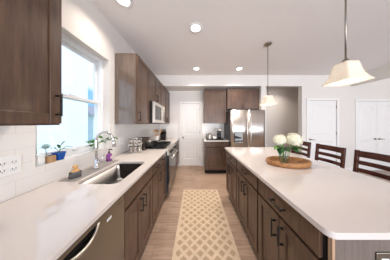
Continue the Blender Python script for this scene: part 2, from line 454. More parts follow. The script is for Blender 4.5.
# baseboards
bm = bmesh.new(); box(bm, 3.02, DX0 - .06, YW - .014, YW, 0, .12); box(bm, DX1 + .06, 4.40, YW - .014, YW, 0, .12)
struct(obj('baseboard_middle', bm, M['trim']))
bm = bmesh.new(); box(bm, 4.40, EX0 - .06, YE - .014, YE, 0, .12); box(bm, EX1 + .06, 7.2, YE - .014, YE, 0, .12)
struct(obj('baseboard_far', bm, M['trim']))
struct(bx('baseboard_hall', M['trim'], None, 2.01, 4.20, 4.486, 4.5, 0, .12))

# window in left wall: frame, two sashes, glass, white return
win = sempty('window_1', (0, 0, 0))
bm = bmesh.new(); fx0, fx1 = XL - .16, XL - .075; fw = .045
box(bm, fx0, fx1, WY0, WY0 + fw, WZ0, WZ1); box(bm, fx0, fx1, WY1 - fw, WY1, WZ0, WZ1)
box(bm, fx0, fx1, WY0 + fw, WY1 - fw, WZ0, WZ0 + fw); box(bm, fx0, fx1, WY0 + fw, WY1 - fw, WZ1 - fw, WZ1)
obj('window_frame', bm, M['vinyl'], win, .003)
zm = 1.635
def sash(x0, x1, z0, z1, s=.032):
    bm = bmesh.new(); a, b = WY0 + fw, WY1 - fw
    box(bm, x0, x1, a, a + s, z0, z1); box(bm, x0, x1, b - s, b, z0, z1); box(bm, x0, x1, a + s, b - s, z0, z0 + s); box(bm, x0, x1, a + s, b - s, z1 - s, z1)
    o = obj('sash', bm, M['vinyl'], win, .003)
    bm = bmesh.new(); xm = (x0 + x1) / 2; box(bm, xm - .002, xm + .002, a + s, b - s, z0 + s, z1 - s)
    obj('glass_pane', bm, M['glass'], o)
    return o
sash(fx1 - .075, fx1 - .045, zm - .01, WZ1 - fw)
lo = sash(fx1 - .035, fx1 - .005, WZ0 + fw, zm + .025)
bm = bmesh.new(); box(bm, fx1 - .004, fx1 + .010, 1.20, 1.25, WZ0 + fw + .004, WZ0 + fw + .022); obj('sash_lift', bm, M['vinyl'], lo, .002)
bm = bmesh.new(); box(bm, fx1 - .028, fx1 - .010, 1.19, 1.26, zm + .025, zm + .037); obj('sash_lock', bm, M['vinyl'], lo, .003)
struct(bx('trim_9', M['tile_y'], None, XL - .074, XL + .008, WY0 + .001, WY1 - .001, WZ0 + .0005, WZ0 + .006))   # tiled sill

# outside: neighbour's house and lawn
struct(bx('ground', M['grass'], None, -40, -1.35, -25, 40, -.6, -.5))
h = thing('neighbor_house', 'pale sided house with grey roof seen through kitchen window', 'house', (-4.6, -1, -.5))
bx('siding_wall', M['siding'], h, -7, 0, -8, 6.15, 0, 5.6)
bm = bmesh.new()
v = [bm.verts.new(p) for p in ((.35, -8.3, 5.45), (.35, 6.6, 5.45), (.35, 6.6, 5.65), (.35, -8.3, 5.65), (-3.5, -8.3, 8.0), (-3.5, 6.6, 8.0), (-7.35, -8.3, 5.45), (-7.35, 6.6, 5.45))]
for f in ((0, 1, 2, 3), (3, 2, 5, 4), (4, 5, 7, 6), (0, 6, 7, 1)): bm.faces.new([v[i] for i in f])
bm.faces.new([v[i] for i in (1, 7, 5, 2)]); bm.faces.new([v[i] for i in (0, 3, 4, 6)])
obj('roof', bm, M['roof'], h)
h2 = thing('distant_house', 'low distant house beyond the neighbor house corner, seen through window', 'house', (-14, 13, -.5))
bx('siding_wall', M['siding'], h2, -5, 3, 0, 7, 0, 2.8)
bm = bmesh.new()
v = [bm.verts.new(p) for p in ((3.3, -.3, 2.7), (3.3, 7.3, 2.7), (-5.3, 7.3, 2.7), (-5.3, -.3, 2.7), (-1, 2, 4.4), (-1, 5, 4.4))]
for f in ((0, 1, 5, 4), (1, 2, 5), (2, 3, 4, 5), (3, 0, 4), (0, 3, 2, 1)): bm.faces.new([v[i] for i in f])
obj('roof', bm, M['roof'], h2)

# ---------------------------------------------------------------- ceiling lights
def downlight():
    r = thing('downlight', '', 'ceiling light')
    cyl('trim_ring', M['trim'], r, [(.064, -.003), (.066, -.006), (.095, -.006), (.100, 0), (.064, 0)], seg=32, cap0=False, cap1=False)
    cyl('lens', M['lens'], r, [(.0, -.002), (.064, -.002)], seg=32, cap0=False, cap1=False)
    return r
def lamp(parent, name, kind, watts, loc, size=.12, col=LAMP_COL):
    ld = bpy.data.lights.new(name, kind); ld.energy = watts; ld.color = col
    if kind == 'AREA': ld.shape = 'DISK'; ld.size = size; ld.spread = math.radians(125)
    else: ld.shadow_soft_size = size
    o = bpy.data.objects.new(name, ld); C.objects.link(o); o.location = loc; o.parent = parent
    return o
DL = [(-.79, 1.32, 'recessed ceiling light at the top edge above the sink'),
      (.01, 1.71, 'recessed ceiling light in the middle above the runner rug'),
      (.035, 2.98, 'recessed ceiling light nearest the pantry door'),
      (1.10, 2.98, 'recessed ceiling light nearest the refrigerator')]
d0 = downlight(); first = True
for x, y, lab in DL:
    o = d0 if first else dup(d0, (x, y, HC)); first = False
    o.location = (x, y, HC); o['label'] = lab; o['group'] = 'recessed ceiling lights'
for x, y, lab in DL: lamp(None, 'downlight_lamp', 'AREA', DOWNLIGHT_W * (.45 if x < -.5 else 1), (x, y, HC - .012))
o = dup(d0, (3.0, 3.98, HC), label='added unseen ceiling light inside the hall', group='recessed ceiling lights')
lamp(None, 'downlight_lamp', 'AREA', 8, (3.0, 3.98, HC - .012))  # hall fixture and lamp added out of view to brighten the hall wall

# ---------------------------------------------------------------- cabinets
def pull(parent, x, z, y, vertical=True, L=.130, mat=None):
    """bar pull; centre (x,z), in front (-y) of plane y"""
    bm = bmesh.new(); r = .0055; o = .030
    if vertical:
        tube(bm, [(x, y - o, z - L / 2), (x, y - o, z + L / 2)], r, 8)
        for s in (-1, 1): tube(bm, [(x, y, z + s * (L / 2 - .010)), (x, y - o, z + s * (L / 2 - .010))], r * 1.15, 8)
    else:
        tube(bm, [(x - L / 2, y - o, z), (x + L / 2, y - o, z)], r, 8)
        for s in (-1, 1): tube(bm, [(x + s * (L / 2 - .010), y, z), (x + s * (L / 2 - .010), y - o, z)], r * 1.15, 8)
    return obj('handle', bm, mat or M['black'], parent)

def shaker(name, parent, x0, x1, z0, z1, fr=.058, th=.020):
    bm = bmesh.new(); g = .0
    box(bm, x0, x0 + fr, -th, g, z0, z1); box(bm, x1 - fr, x1, -th, g, z0, z1)
    box(bm, x0 + fr, x1 - fr, -th, g, z0, z0 + fr); box(bm, x0 + fr, x1 - fr, -th, g, z1 - fr, z1)
    box(bm, x0 + fr - .002, x1 - fr + .002, -th + .009, g, z0 + fr - .002, z1 - fr + .002)
    return obj(name, bm, M['cab'], parent, .0015, 1)

def flatfront(name, parent, x0, x1, z0, z1, th=.020):
    bm = bmesh.new(); box(bm, x0, x1, -th, 0, z0, z1)
    return obj(name, bm, M['cab'], parent, .003, 2)

def carcass(parent, w, d, z0, z1, toe=0.0, top=True):
    bm = bmesh.new(); t = .018
    box(bm, 0, t, 0.0, d, z0, z1); box(bm, w - t, w, 0.0, d, z0, z1)
    if top: box(bm, t, w - t, 0.0, d, z1 - t, z1)
    box(bm, t, w - t, 0.0, d, z0, z0 + t); box(bm, t, w - t, d - .01, d, z0 + t, z1 - t)
    o = obj('cabinet_body', bm, M['cab'] if (not toe or 'pantry' in parent['label']) else M['cabdark'], parent)  # base carcass coloured dark so the seams look shaded
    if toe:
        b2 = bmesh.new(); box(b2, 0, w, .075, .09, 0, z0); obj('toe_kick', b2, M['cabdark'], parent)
    b3 = bmesh.new(); box(b3, t, w - t, .012, .016, z0 + t, z1 - t); obj('gap_shade_panel', b3, M['cabdark'], parent)  # added dark sheet behind the fronts, painted gap shade
    return o

def base_cab(label, loc, rz, w, d=.59, doors=2, drawer=True, drawer_pull=True, pull_side='r', group=None, top=.884):
    r = thing('base_cabinet', label, 'cabinet', loc, rz, group)
    carcass(r, w, d, .105, top, toe=1, top='sink base' not in label)
    g = .010; zt = top - .014; zs = top - .165
    if drawer:
        f = flatfront('drawer', r, g, w - g, zs + g, zt)
        if drawer_pull: pull(f, w / 2, (zs + zt) / 2 + .004, -.02, False)
        ztop = zs - g
    else: ztop = zt
    if doors == 2:
        m = w / 2
        a = shaker('door', r, g, m - .003, .118, ztop); pull(a, m - .035, ztop - .105, -.02)
        b = shaker('door', r, m + .003, w - g, .118, ztop); pull(b, m + .035, ztop - .105, -.02)
    else:
        a = shaker('door', r, g, w - g, .118, ztop)
        pull(a, (w - .045) if pull_side == 'r' else .045, ztop - .105, -.02)
    return r

def wall_cab(label, loc, rz, w, d=.30, z0=1.37, z1=2.38, doors=1, pull_side='l', pulls=True, name='wall_cabinet', ph=.11):
    r = thing(name, label, 'cabinet', (loc[0], loc[1], z0), rz)
    H = z1 - z0
    carcass(r, w, d, 0, H)
    g = .006
    if doors == 2:
        m = w / 2
        a = shaker('door', r, g, m - .002, .010, H - .010); b = shaker('door', r, m + .002, w - g, .010, H - .010)
        if pulls: pull(a, m - .035, ph, -.02); pull(b, m + .035, ph, -.02)
    else:
        a = shaker('door', r, g, w - g, .010, H - .010)
        if pulls: pull(a, (w - .035) if pull_side == 'r' else .035, ph, -.02)
    return r

R90 = PI / 2
XF = -.545   # left base carcass front
# left run
base_cab('brown base cabinet under the worktop, hidden nearer than the dishwasher', (XF, -.35, 0), R90, .63)
base_cab('brown sink base cabinet with two doors beside the dishwasher', (XF, .889, 0), R90, .594, drawer_pull=False)
base_cab('narrow brown one-door base cabinet between sink cabinet and the slim drawer cabinet', (XF, 1.485, 0), R90, .318, doors=1, pull_side='r')
base_cab('brown base cabinet with drawer and door directly on near side of the range', (XF, 1.805, 0), R90, .370, doors=1, pull_side='r')
base_cab('brown base cabinet in far corner beyond the range', (XF, 2.948, 0), R90, .93)
wall_cab('large brown wall cabinet left of window, nearest the camera', (-.84, -.20, 0), R90, .47, pull_side='r')
wall_cab('brown wall cabinet overhanging worktop at left edge, black pull beside the window', (-.84, .275, 0), R90, .47, pull_side='r', ph=.118)
wall_cab('brown wall cabinet between window and microwave with glossy side panel', (-.84, 1.71, 0), R90, .468, pull_side='l', ph=.115)
M['gloss'] = wood('glossy_side_laminate', srgb(92, 76, 66), srgb(108, 92, 80), rough=.2, coat=1)
bx('side_panel', M['gloss'], [o for o in C.objects if o.get('label', '').startswith('brown wall cabinet between window')][0], -.004, -.0002, .0, .30, .0, 1.01)
wall_cab('short brown two-door wall cabinet above the microwave', (-.84, 2.182, 0), R90, .756, z0=1.80, doors=2, ph=.115)
wall_cab('brown two-door wall cabinet in corner beyond the microwave', (-.84, 2.942, 0), R90, .94, doors=2, ph=.115)
# island
XI = .62
labs = ['island base cabinet with drawer and two doors, nearest the camera', 'middle island base cabinet with drawer and two doors', 'island base cabinet at the end nearest the refrigerator']
for k, lab in enumerate(labs):
    y1 = .565 + .585 * (k + 1)
    base_cab(lab, (XI, y1, 0), -R90, .581, group='island base cabinets')
# back wall
base_cab('brown base cabinet with drawer beside the pantry door', (.27, 3.28, 0), 0, .66, d=.60, doors=1, pull_side='r')
wall_cab('tall brown wall cabinet left of the refrigerator', (.27, 3.57, 0), 0, .66, d=.325, pulls=False, z0=1.385, z1=2.40)
wall_cab('short brown two-door cabinet above the refrigerator', (.935, 3.50, 0), 0, .925, d=.395, z0=1.80, z1=2.40, doors=2, ph=.09)

# island end panel and its back panel
e = thing('island_end_panel', 'grey brown wooden end panel of the kitchen island', 'panel', (.632, .54, 0))
bx('panel_board', M['panel'], e, .0, .62, 0, .018, 0, .883)
bx('front_edge', M['rawedge'], e, -.014, -.001, .0, .018, .0, .883)
tag(bx('island_back_panel', M['panel'], None, 1.233, 1.252, .56, 2.32, 0, .883), 'brown panel closing the seating side of the island', 'panel')

# ---------------------------------------------------------------- worktops
SX0, SX1, SY0, SY1 = -.935, -.600, .925, 1.475
bm = bmesh.new(); slab(bm, [(XL + .007, -.6), (-.50, -.6), (-.50, 2.172), (XL + .007, 2.172)], .885, .914, rrect(SX0, SX1, SY0, SY1, .05))
tag(obj('sink_worktop', bm, M['quartz'], None, .004, 2), 'white quartz worktop around the sink along the window wall', 'countertop')
tag(bx('corner_worktop', M['quartz'], None, XL + .007, -.50, 2.948, YB - .008, .885, .914, bevel=.004), 'short white worktop in far corner beyond the range', 'countertop')
tag(bx('coffee_worktop', M['quartz'], None, .25, .934, 3.25, YB - .008, .885, .914, bevel=.004), 'small white worktop between pantry door and refrigerator', 'countertop')
bm = bmesh.new(); slab(bm, rrect(.575, 1.54, .51, 2.36, .035, 6), .885, .914)
tag(obj('island_worktop', bm, M['quartz'], None, .005, 3), 'large white quartz island worktop with rounded corners', 'countertop')

# sink
s = thing('kitchen_sink', 'undermount stainless steel sink under the window', 'sink', (0, 0, 0))
bm = bmesh.new(); zt, zb = .8845, .70
def loop(ins, z, rr): return [bm.verts.new((x, y, z)) for x, y in rrect(SX0 - .004 + ins, SX1 + .004 - ins, SY0 - .004 + ins, SY1 + .004 - ins, rr)]
ls = [loop(-.012, zt - .0005, .06), loop(0, zt - .0005, .05), loop(.004, zb + .03, .05), loop(.014, zb + .008, .045), loop(.035, zb, .03)]
for a, b in zip(ls, ls[1:]):
    for i in range(len(a)):
        j = (i + 1) % len(a); f = bm.faces.new((a[i], a[j], b[j], b[i])); f.smooth = True
bm.faces.new(ls[-1])
obj('basin', bm, M['sink'], s)
cyl('drain', M['chrome'], s, [(.045, zb + .001), (.043, zb + .004), (.03, zb + .002), (0.001, zb + .001)], ((SX0 + SX1) / 2, 1.2, 0), cap1=False)

# silicone mat behind the sink
bm = bmesh.new(); slab(bm, rrect(-1.105, -.958, .965, 1.53, .01, 3), .9145, .9185)
tag(obj('faucet_mat', bm, M['greymat'], None, .0015), 'grey draining mat along the back of the sink', 'mat')

# faucet
FX, FY = -1.018, 1.235
f = thing('faucet', 'tall chrome gooseneck faucet behind the sink', 'faucet', (FX, FY, .919))
cyl('base', M['chrome'], f, [(.027, 0), (.027, .01), (.022, .016), (.019, .09), (.015, .10)])
bm = bmesh.new(); pts = [(0, 0, .09), (0, 0, .22), (0, 0, .285)]
for k in range(1, 12):
    a = PI * k / 11 * .93; pts.append((.088 - .088 * math.cos(a), 0, .285 + .088 * math.sin(a)))
tube(bm, pts, .0115, 12); obj('spout', bm, M['chrome'], f)
ex, ez = pts[-1][0], pts[-1][2]
bm = bmesh.new(); tube(bm, [(ex, 0, ez), (ex + .006, 0, ez - .035), (ex + .013, 0, ez - .085)], [.013, .015, .018], 12); obj('spray_head', bm, M['chrome'], f)
bm = bmesh.new(); tube(bm, [(.01, 0, .065), (.035, 0, .072)], .011, 10); tube(bm, [(.035, 0, .072), (.055, .01, .10), (.07, .015, .14)], [.007, .006, .005], 8); obj('handle', bm, M['chrome'], f)

# ---------------------------------------------------------------- dishwasher
d = thing('dishwasher', 'stainless steel dishwasher with pocket handle, left of sink cabinet', 'dishwasher', (XF, .287, 0), R90)
bx('tub', M['darkplastic'], d, .004, .594, .002, .57, .10, .872)
bm = bmesh.new(); W_ = .590; hx0, hx1, hz0, hz1 = .170, .350, .800, .848
# door skin with pocket opening
for q in ((.004, hx0, .115, .868), (hx1, W_, .115, .868), (hx0, hx1, .115, hz0), (hx0, hx1, hz1, .868)): box(bm, q[0], q[1], -.028, 0, q[2], q[3])
obj('door', bm, M['steeld'], d)
bm = bmesh.new(); box(bm, hx0, hx1, -.006, -.001, hz0, hz1); obj('pocket', bm, M['black'], d)
bm = bmesh.new(); pts = [(hx0 - .005, -.030, hz1 + .004)] + [(hx0 + (hx1 - hx0) * k / 10, -.030 - .014 * math.sin(PI * k / 10), hz1 + .004 - .044 * math.sin(PI * k / 10) ** .35) for k in range(1, 10)] + [(hx1 + .005, -.030, hz1 + .004)]
tube(bm, pts, .008, 8); obj('handle', bm, M['steel'], d)
bm = bmesh.new(); box(bm, .418, .455, -.0292, -.028, .800, .814); obj('badge', bm, M['white'], d)
for k in range(4): bx('indicator', M['darkplastic'], d, .515 + k * .016, .523 + k * .016, -.0290, -.028, .835, .840)
bx('toe_kick', M['black'], d, .004, .590, .07, .08, 0, .10)

# ---------------------------------------------------------------- range
r = thing('gas_range', 'stainless steel gas range with black grates between the base cabinets', 'stove', (XF, 2.185, 0), R90)
w = .752
bx('body', M['darkplastic'], r, 0, w, -.035, .585, .09, .895)
bx('cooktop', M['steel'], r, 0, w, -.05, .585, .896, .914, bevel=.004)
bx('burner_well', M['blackglass'], r, .04, w - .04, .03, .56, .9145, .918)
bm = bmesh.new()
v = [bm.verts.new(p) for p in ((0, -.075, .80), (w, -.075, .80), (w, -.05, .895), (0, -.05, .895), (0, -.036, .80), (w, -.036, .80), (w, -.036, .895), (0, -.036, .895))]
for q in ((0, 1, 2, 3), (4, 7, 6, 5), (0, 4, 5, 1), (3, 2, 6, 7), (0, 3, 7, 4), (1, 5, 6, 2)): bm.faces.new([v[i] for i in q])
obj('control_panel', bm, M['steel'], r)
for k in range(5):
    bm = bmesh.new(); x = .09 + k * (w - .18) / 4
    tube(bm, [(x, -.064, .845), (x, -.105, .838)], [.022, .018], 14); obj('knob', bm, M['black' if k != 2 else 'nickel'], r)
dr = bx('oven_door', M['black'], r, .004, w - .004, -.068, -.036, .285, .79, bevel=.003)
bx('door_skin', M['steeld'], dr, .006, w - .006, -.0722, -.0682, .287, .788)
bx('oven_window', M['blackglass'], dr, .03, w - .03, -.0745, -.0725, .31, .71)
bm = bmesh.new(); tube(bm, [(.05, -.125, .745), (w - .05, -.125, .745)], .012, 10)
for x in (.08, w - .08): tube(bm, [(x, -.072, .745), (x, -.125, .745)], .009, 8)
obj('oven_handle', bm, M['steel'], dr)
bx('warming_drawer', M['steeld'], r, .004, w - .004, -.070, -.036, .10, .275, bevel=.004)
bx('toe_kick', M['black'], r, .01, w - .01, .03, .05, 0, .09)
for k in range(3):
    bm = bmesh.new(); x0 = .045 + k * .222; x1 = x0 + .212
    for x in (x0, x1 - .012, (x0 + x1) / 2 - .006): box(bm, x, x + .012, .04, .555, .938, .952)
    for y in (.04, .165, .29, .42, .543): box(bm, x0, x1, y, y + .012, .938, .952)
    for x in (x0, x1 - .012):
        for y in (.04, .543): box(bm, x, x + .012, y, y + .012, .918, .938)
    obj('grate', bm, M['iron'], r)
for x, y in ((.15, .15), (.15, .43), (w - .15, .15), (w - .15, .43), (w / 2, .29)):
    cyl('burner', M['iron'], r, [(.05, .9185), (.05, .926), (.035, .934), (.002, .935)], (x, y, 0), cap1=False)

# microwave
m_ = thing('microwave', 'stainless steel over-range microwave mounted under short wall cabinet', 'microwave', (-.84, 2.185, 1.385), R90)
bx('casing', M['black'], m_, 0, .75, -.060, .295, 0, .405)
dw = bx('door', M['steel'], m_, .003, .56, -.095, -.061, .01, .400, bevel=.004)
bx('door_window', M['blackglass'], dw, .075, .46, -.097, -.0952, .07, .34)
bm = bmesh.new(); tube(bm, [(.525, -.13, .05), (.525, -.13, .36)], .010, 10)
for z in (.07, .34): tube(bm, [(.525, -.095, z), (.525, -.13, z)], .008, 8)
obj('handle', bm, M['steel'], dw)
cp = bx('control_panel', M['steel'], m_, .564, .747, -.095, -.061, .01, .400, bevel=.003)
bx('display', M['blackglass'], cp, .60, .72, -.0965, -.0952, .30, .36)
bm = bmesh.new()
for i in range(3):
    for j in range(5): box(bm, .60 + i * .043, .635 + i * .043, -.0965, -.0952, .05 + j * .045, .08 + j * .045)
obj('keypad', bm, M['darkplastic'], cp)

# ---------------------------------------------------------------- refrigerator
FX0 = .945; FW = .905
fr = thing('refrigerator', 'stainless steel french-door refrigerator with water dispenser', 'refrigerator', (FX0, 3.15, 0))
bx('cabinet', M['darkplastic'], fr, .0, FW, .075, .74, .03, 1.735)
def fdoor(name, x0, x1, z0, z1):
    bm = bmesh.new(); n = 8; fv = []; bv = []
    xm = (x0 + x1) / 2; hw = (x1 - x0) / 2
    for i in range(n + 1):
        x = x0 + (x1 - x0) * i / n; u = (x - xm) / hw; y = .012 * u * u + (.014 if abs(u) == 1 else 0)
        fv.append((x, y))
    for (z) in (z0, z1):
        pass
    lo_ = [bm.verts.new((x, y, z0)) for x, y in fv]; hi = [bm.verts.new((x, y, z1)) for x, y in fv]
    bl = [bm.verts.new((x, .07, z0)) for x in (x0, x1)]; bh = [bm.verts.new((x, .07, z1)) for x in (x0, x1)]
    for i in range(n):
        q = bm.faces.new((lo_[i], lo_[i + 1], hi[i + 1], hi[i])); q.smooth = True
    bm.faces.new((bl[0], lo_[0], hi[0], bh[0])); bm.faces.new((lo_[-1], bl[1], bh[1], hi[-1])); bm.faces.new((bl[1], bl[0], bh[0], bh[1]))
    bm.faces.new(lo_[::-1] + [bl[0], bl[1]][:]); bm.faces.new(hi + [bh[1], bh[0]])
    return obj(name, bm, M['steel'], fr)
L_ = fdoor('left_door', .002, FW / 2 - .002, .70, 1.74); R_ = fdoor('right_door', FW / 2 + .002, FW - .002, .70, 1.74)
Fz = fdoor('freezer_drawer', .002, FW - .002, .05, .69)
for par, x in ((L_, FW / 2 - .045), (R_, FW / 2 + .045)):
    bm = bmesh.new(); tube(bm, [(x, .01, 1.63), (x, -.03, 1.62), (x, -.055, 1.50), (x, -.065, 1.20), (x, -.055, .92), (x, -.03, .79), (x, .01, .78)], .013, 12); obj('handle', bm, M['steel'], par)
bm = bmesh.new(); tube(bm, [(.10, .01, .60), (.11, -.05, .60), (FW - .11, -.05, .60), (FW - .10, .01, .60)], .013, 12); obj('handle', bm, M['steel'], Fz)
dp = bx('dispenser', M['darkplastic'], L_, .085, .325, -.006, .02, .86, 1.26, bevel=.006)
bx('dispenser_panel', M['steel'], dp, .095, .315, -.010, -.006, 1.165, 1.25)
bx('dispenser_recess', M['blackglass'], dp, .105, .305, -.0085, -.006, .90, 1.155)
bx('dispenser_tray', M['nickel'], dp, .115, .295, -.030, -.0085, .885, .90)
bx('toe_grille', M['darkplastic'], fr, .01, FW - .01, .09, .10, 0, .05)

# ---------------------------------------------------------------- pendants
def pendant(loc, label, size, zb, zt):
    x, y = loc
    p = thing('pendant_light', label, 'pendant light', (x, y, HC), 0, 'pendant lights over the island')
    cyl('canopy', M['nickel'], p, [(.062, 0), (.062, -.012), (.045, -.024), (.012, -.030), (.006, -.04)], cap1=True)
    bm = bmesh.new(); tube(bm, [(0, 0, -.03), (0, 0, zt - HC + .02)], .0055, 8); obj('rod', bm, M['nickel'], p)
    cyl('fitter', M['nickel'], p, [(.012, .035), (.020, .02), (.030, .002), (.030, -.004)], (0, 0, zt - HC))
    # flared square shade with concave sides
    bm = bmesh.new(); H = zt - zb; s = size / 2; outs = []
    prof = [(.030, 0), (.042, -.001), (.046, -.008), (.050, -.030), (.055, -.055), (.063, -.080), (.074, -.102), (.084, -.117), (.094, -.128)]
    sc_ = s / .094; zsc = H / .128
    N_ = 9
    for r_, z in prof:
        ring = []; hw = r_ * sc_
        for side in range(4):
            for k in range(N_ - 1):
                u = -1 + 2 * k / (N_ - 1)
                fl = 1 - .05 * (1 - u * u) * (r_ / .094)      # sides bow inwards between pointed corners
                px, py = (u * hw, -hw * fl)
                a = side * PI / 2
                zz = z * zsc
                ring.append(bm.verts.new((px * math.cos(a) - py * math.sin(a), px * math.sin(a) + py * math.cos(a), zt - HC + zz)))
        outs.append(ring)
    for a, b in zip(outs, outs[1:]):
        n = len(a)
        for i in range(n):
            q = bm.faces.new((a[i], a[(i + 1) % n], b[(i + 1) % n], b[i])); q.smooth = True
    sh = obj('glass_shade', bm, M['shade'], p)
    md = sh.modifiers.new('thick', 'SOLIDIFY'); md.thickness = .004
    cyl('bulb', M['bulb'], p, [(.012, -.02), (.014, -.04), (.026, -.062), (.028, -.078), (.018, -.096), (.002, -.102)], (0, 0, zt - HC), cap1=False)
    lamp(p, 'bulb_lamp', 'POINT', PENDANT_W, (0, 0, zb - HC - .02), .03, (1, .85, .68))
    return p
pendant((1.245, 2.05), 'nickel pendant light with flared glass shade, nearer the refrigerator', .20, 1.70, 1.85)
pendant((1.18, .94), 'nickel pendant light with flared glass shade, nearest the camera', .185, 1.70, 1.85)

# ---------------------------------------------------------------- rug
bm = bmesh.new(); slab(bm, rrect(-.348, .348, -1.22, 1.22, .01, 2), .0005, .008)
rg = tag(obj('runner_rug', bm, M['rug'], None), 'beige runner rug with cream diamond lattice on the wood floor', 'rug'); rg.location = (.113, 1.27, 0)

# ---------------------------------------------------------------- stools
def stool(label, loc):
    s = thing('counter_stool', label, 'stool', loc, -R90, 'stools along the island')
    # local: front -y, width x; back posts at y=+.20
    w = .20
    bx('seat', M['leather'], s, -w, w, -.19, .175, .615, .66, bevel=.012)
    bx('seat_frame', M['stool'], s, -w + .01, w - .01, -.18, .17, .565, .615)
    for x in (-w, w - .035):
        bx('leg', M['stool'], s, x, x + .035, -.19, -.155, 0, .565, bevel=.003)
        bm = bmesh.new()                       # rear leg runs up into the back post, leaning back
        prof = [(.165, 0), (.165, .60), (.185, .80), (.205, 1.035)]
        a = [[bm.verts.new((xx, yy + dy, z)) for xx, dy in ((x, 0), (x + .035, 0), (x + .035, .03), (x, .03))] for yy, z in prof]
        for p, q in zip(a, a[1:]):
            for i in range(4): bm.faces.new((p[i], p[(i + 1) % 4], q[(i + 1) % 4], q[i]))
        bm.faces.new(a[0]); bm.faces.new(a[-1][::-1])
        obj('leg', bm, M['stool'], s, .003)
    def rail(name, z0, z1, bow=.022):
        bm = bmesh.new(); n = 8; rows = []
        ym = .17 + .035 * (max(z0, .6) - .6) / .435
        for i in range(n + 1):
            u = -1 + 2 * i / n; x = u * (w - .035 + .001); y = ym + .006 + bow * (1 - u * u)
            zt_ = z1
            rows.append([bm.verts.new((x, y - .003, z0)), bm.verts.new((x, y + .017, z0)), bm.verts.new((x, y + .022, zt_)), bm.verts.new((x, y + .002, zt_))])
        for p, q in zip(rows, rows[1:]):
            for i in range(4): bm.faces.new((p[i], p[(i + 1) % 4], q[(i + 1) % 4], q[i]))
        bm.faces.new(rows[0]); bm.faces.new(rows[-1][::-1])
        obj(name, bm, M['stool'], s)
    rail('top_rail', .952, 1.030)
    for z in (.858, .762, .672): rail('back_slat', z, z + .048)
    for y in (-.18, .17): bx('stretcher', M['stool'], s, -w + .035, w - .035, y, y + .02, .20 if y < 0 else .28, .235 if y < 0 else .315)
    for x in (-w + .007, w - .027): bx('stretcher', M['stool'], s, x, x + .02, -.155, .165, .24, .275)
    return s
SXB = 1.90
s0 = stool('dark wooden counter stool farthest away, partly behind the white flowers', (SXB, 2.40, 0))
dup(s0, (SXB, 1.89, 0), label='dark wooden counter stool in the middle of the three')
dup(s0, (SXB, 1.385, 0), label='dark wooden counter stool nearest the camera, cut by right edge')

# ---------------------------------------------------------------- island tray, vase, hydrangeas
t = thing('serving_tray', 'oval wooden tray with raised rim on the island', 'tray', (1.06, 1.375, .9145))
A_, B_ = .225, .15
bm = bmesh.new()
lathe(bm, [(.0001, .0), (.97, .0), (1.02, .012), (1.04, .052), (.985, .054), (.955, .014), (.0001, .012)], (0, 0, 0), 48, cap0=False, cap1=False, sx=A_, sy=B_)
obj('tray_body', bm, M['tray'], t)
M['traydark'] = wood('shaded_acacia_wood', srgb(104, 58, 30), srgb(176, 116, 68), stretch=(3, 16, 16), rough=.35)
bm = bmesh.new(); lathe(bm, [(.0001, .0125), (.95, .0125)], (0, 0, 0), 48, cap0=False, cap1=False, sx=A_, sy=B_); obj('tray_floor', bm, M['traydark'], t)  # darker wood tone paints the shadow inside the tray rim
for sx_ in (-1, 1):
    bm = bmesh.new(); tube(bm, [(sx_ * A_ * 1.045 * math.cos(a_), B_ * 1.045 * math.sin(a_), .034) for a_ in (-.28, -.14, 0, .14, .28)], .0045, 6); obj('handle_slot', bm, M['traydark'], t)
vx, vy, vz = 1.028, 1.385, .9275
v_ = thing('glass_vase', 'clear glass vase of water on the wooden tray', 'vase', (vx, vy, vz))
cyl('vase_glass', M['vaseglass'], v_, [(.001, 0), (.040, 0), (.052, .02), (.056, .06), (.050, .10), (.052, .135), (.056, .15), (.053, .15), (.049, .135), (.047, .10), (.053, .06), (.049, .022), (.038, .006), (.001, .006)], cap0=False, cap1=False)
cyl('water', M['water'], v_, [(.001, .0065), (.037, .0065), (.048, .023), (.052, .06), (.049, .085), (.001, .085)], cap0=False, cap1=False)

def leafmesh(bm, base, tip, width, droop=.0, up=Vector((0, 0, 1))):
    base, tip = Vector(base), Vector(tip); d = tip - base; side = d.cross(up)
    if side.length < 1e-5: side = Vector((1, 0, 0))
    side.normalize(); n = 6; c = []; l = []; r_ = []
    for i in range(n + 1):
        u = i / n; p = base + d * u + up * (droop * math.sin(PI * u)); ww = width * math.sin(PI * min(1, u * .9 + .08)) ** .8 * .5
        c.append(bm.verts.new(p)); 
        l.append(bm.verts.new(p + side * ww + up * ww * .35)); r_.append(bm.verts.new(p - side * ww + up * ww * .35))
    for i in range(n):
        for q in ((c[i], c[i + 1], l[i + 1], l[i]), (c[i + 1], c[i], r_[i], r_[i + 1])):
            f_ = bm.faces.new(q); f_.smooth = True

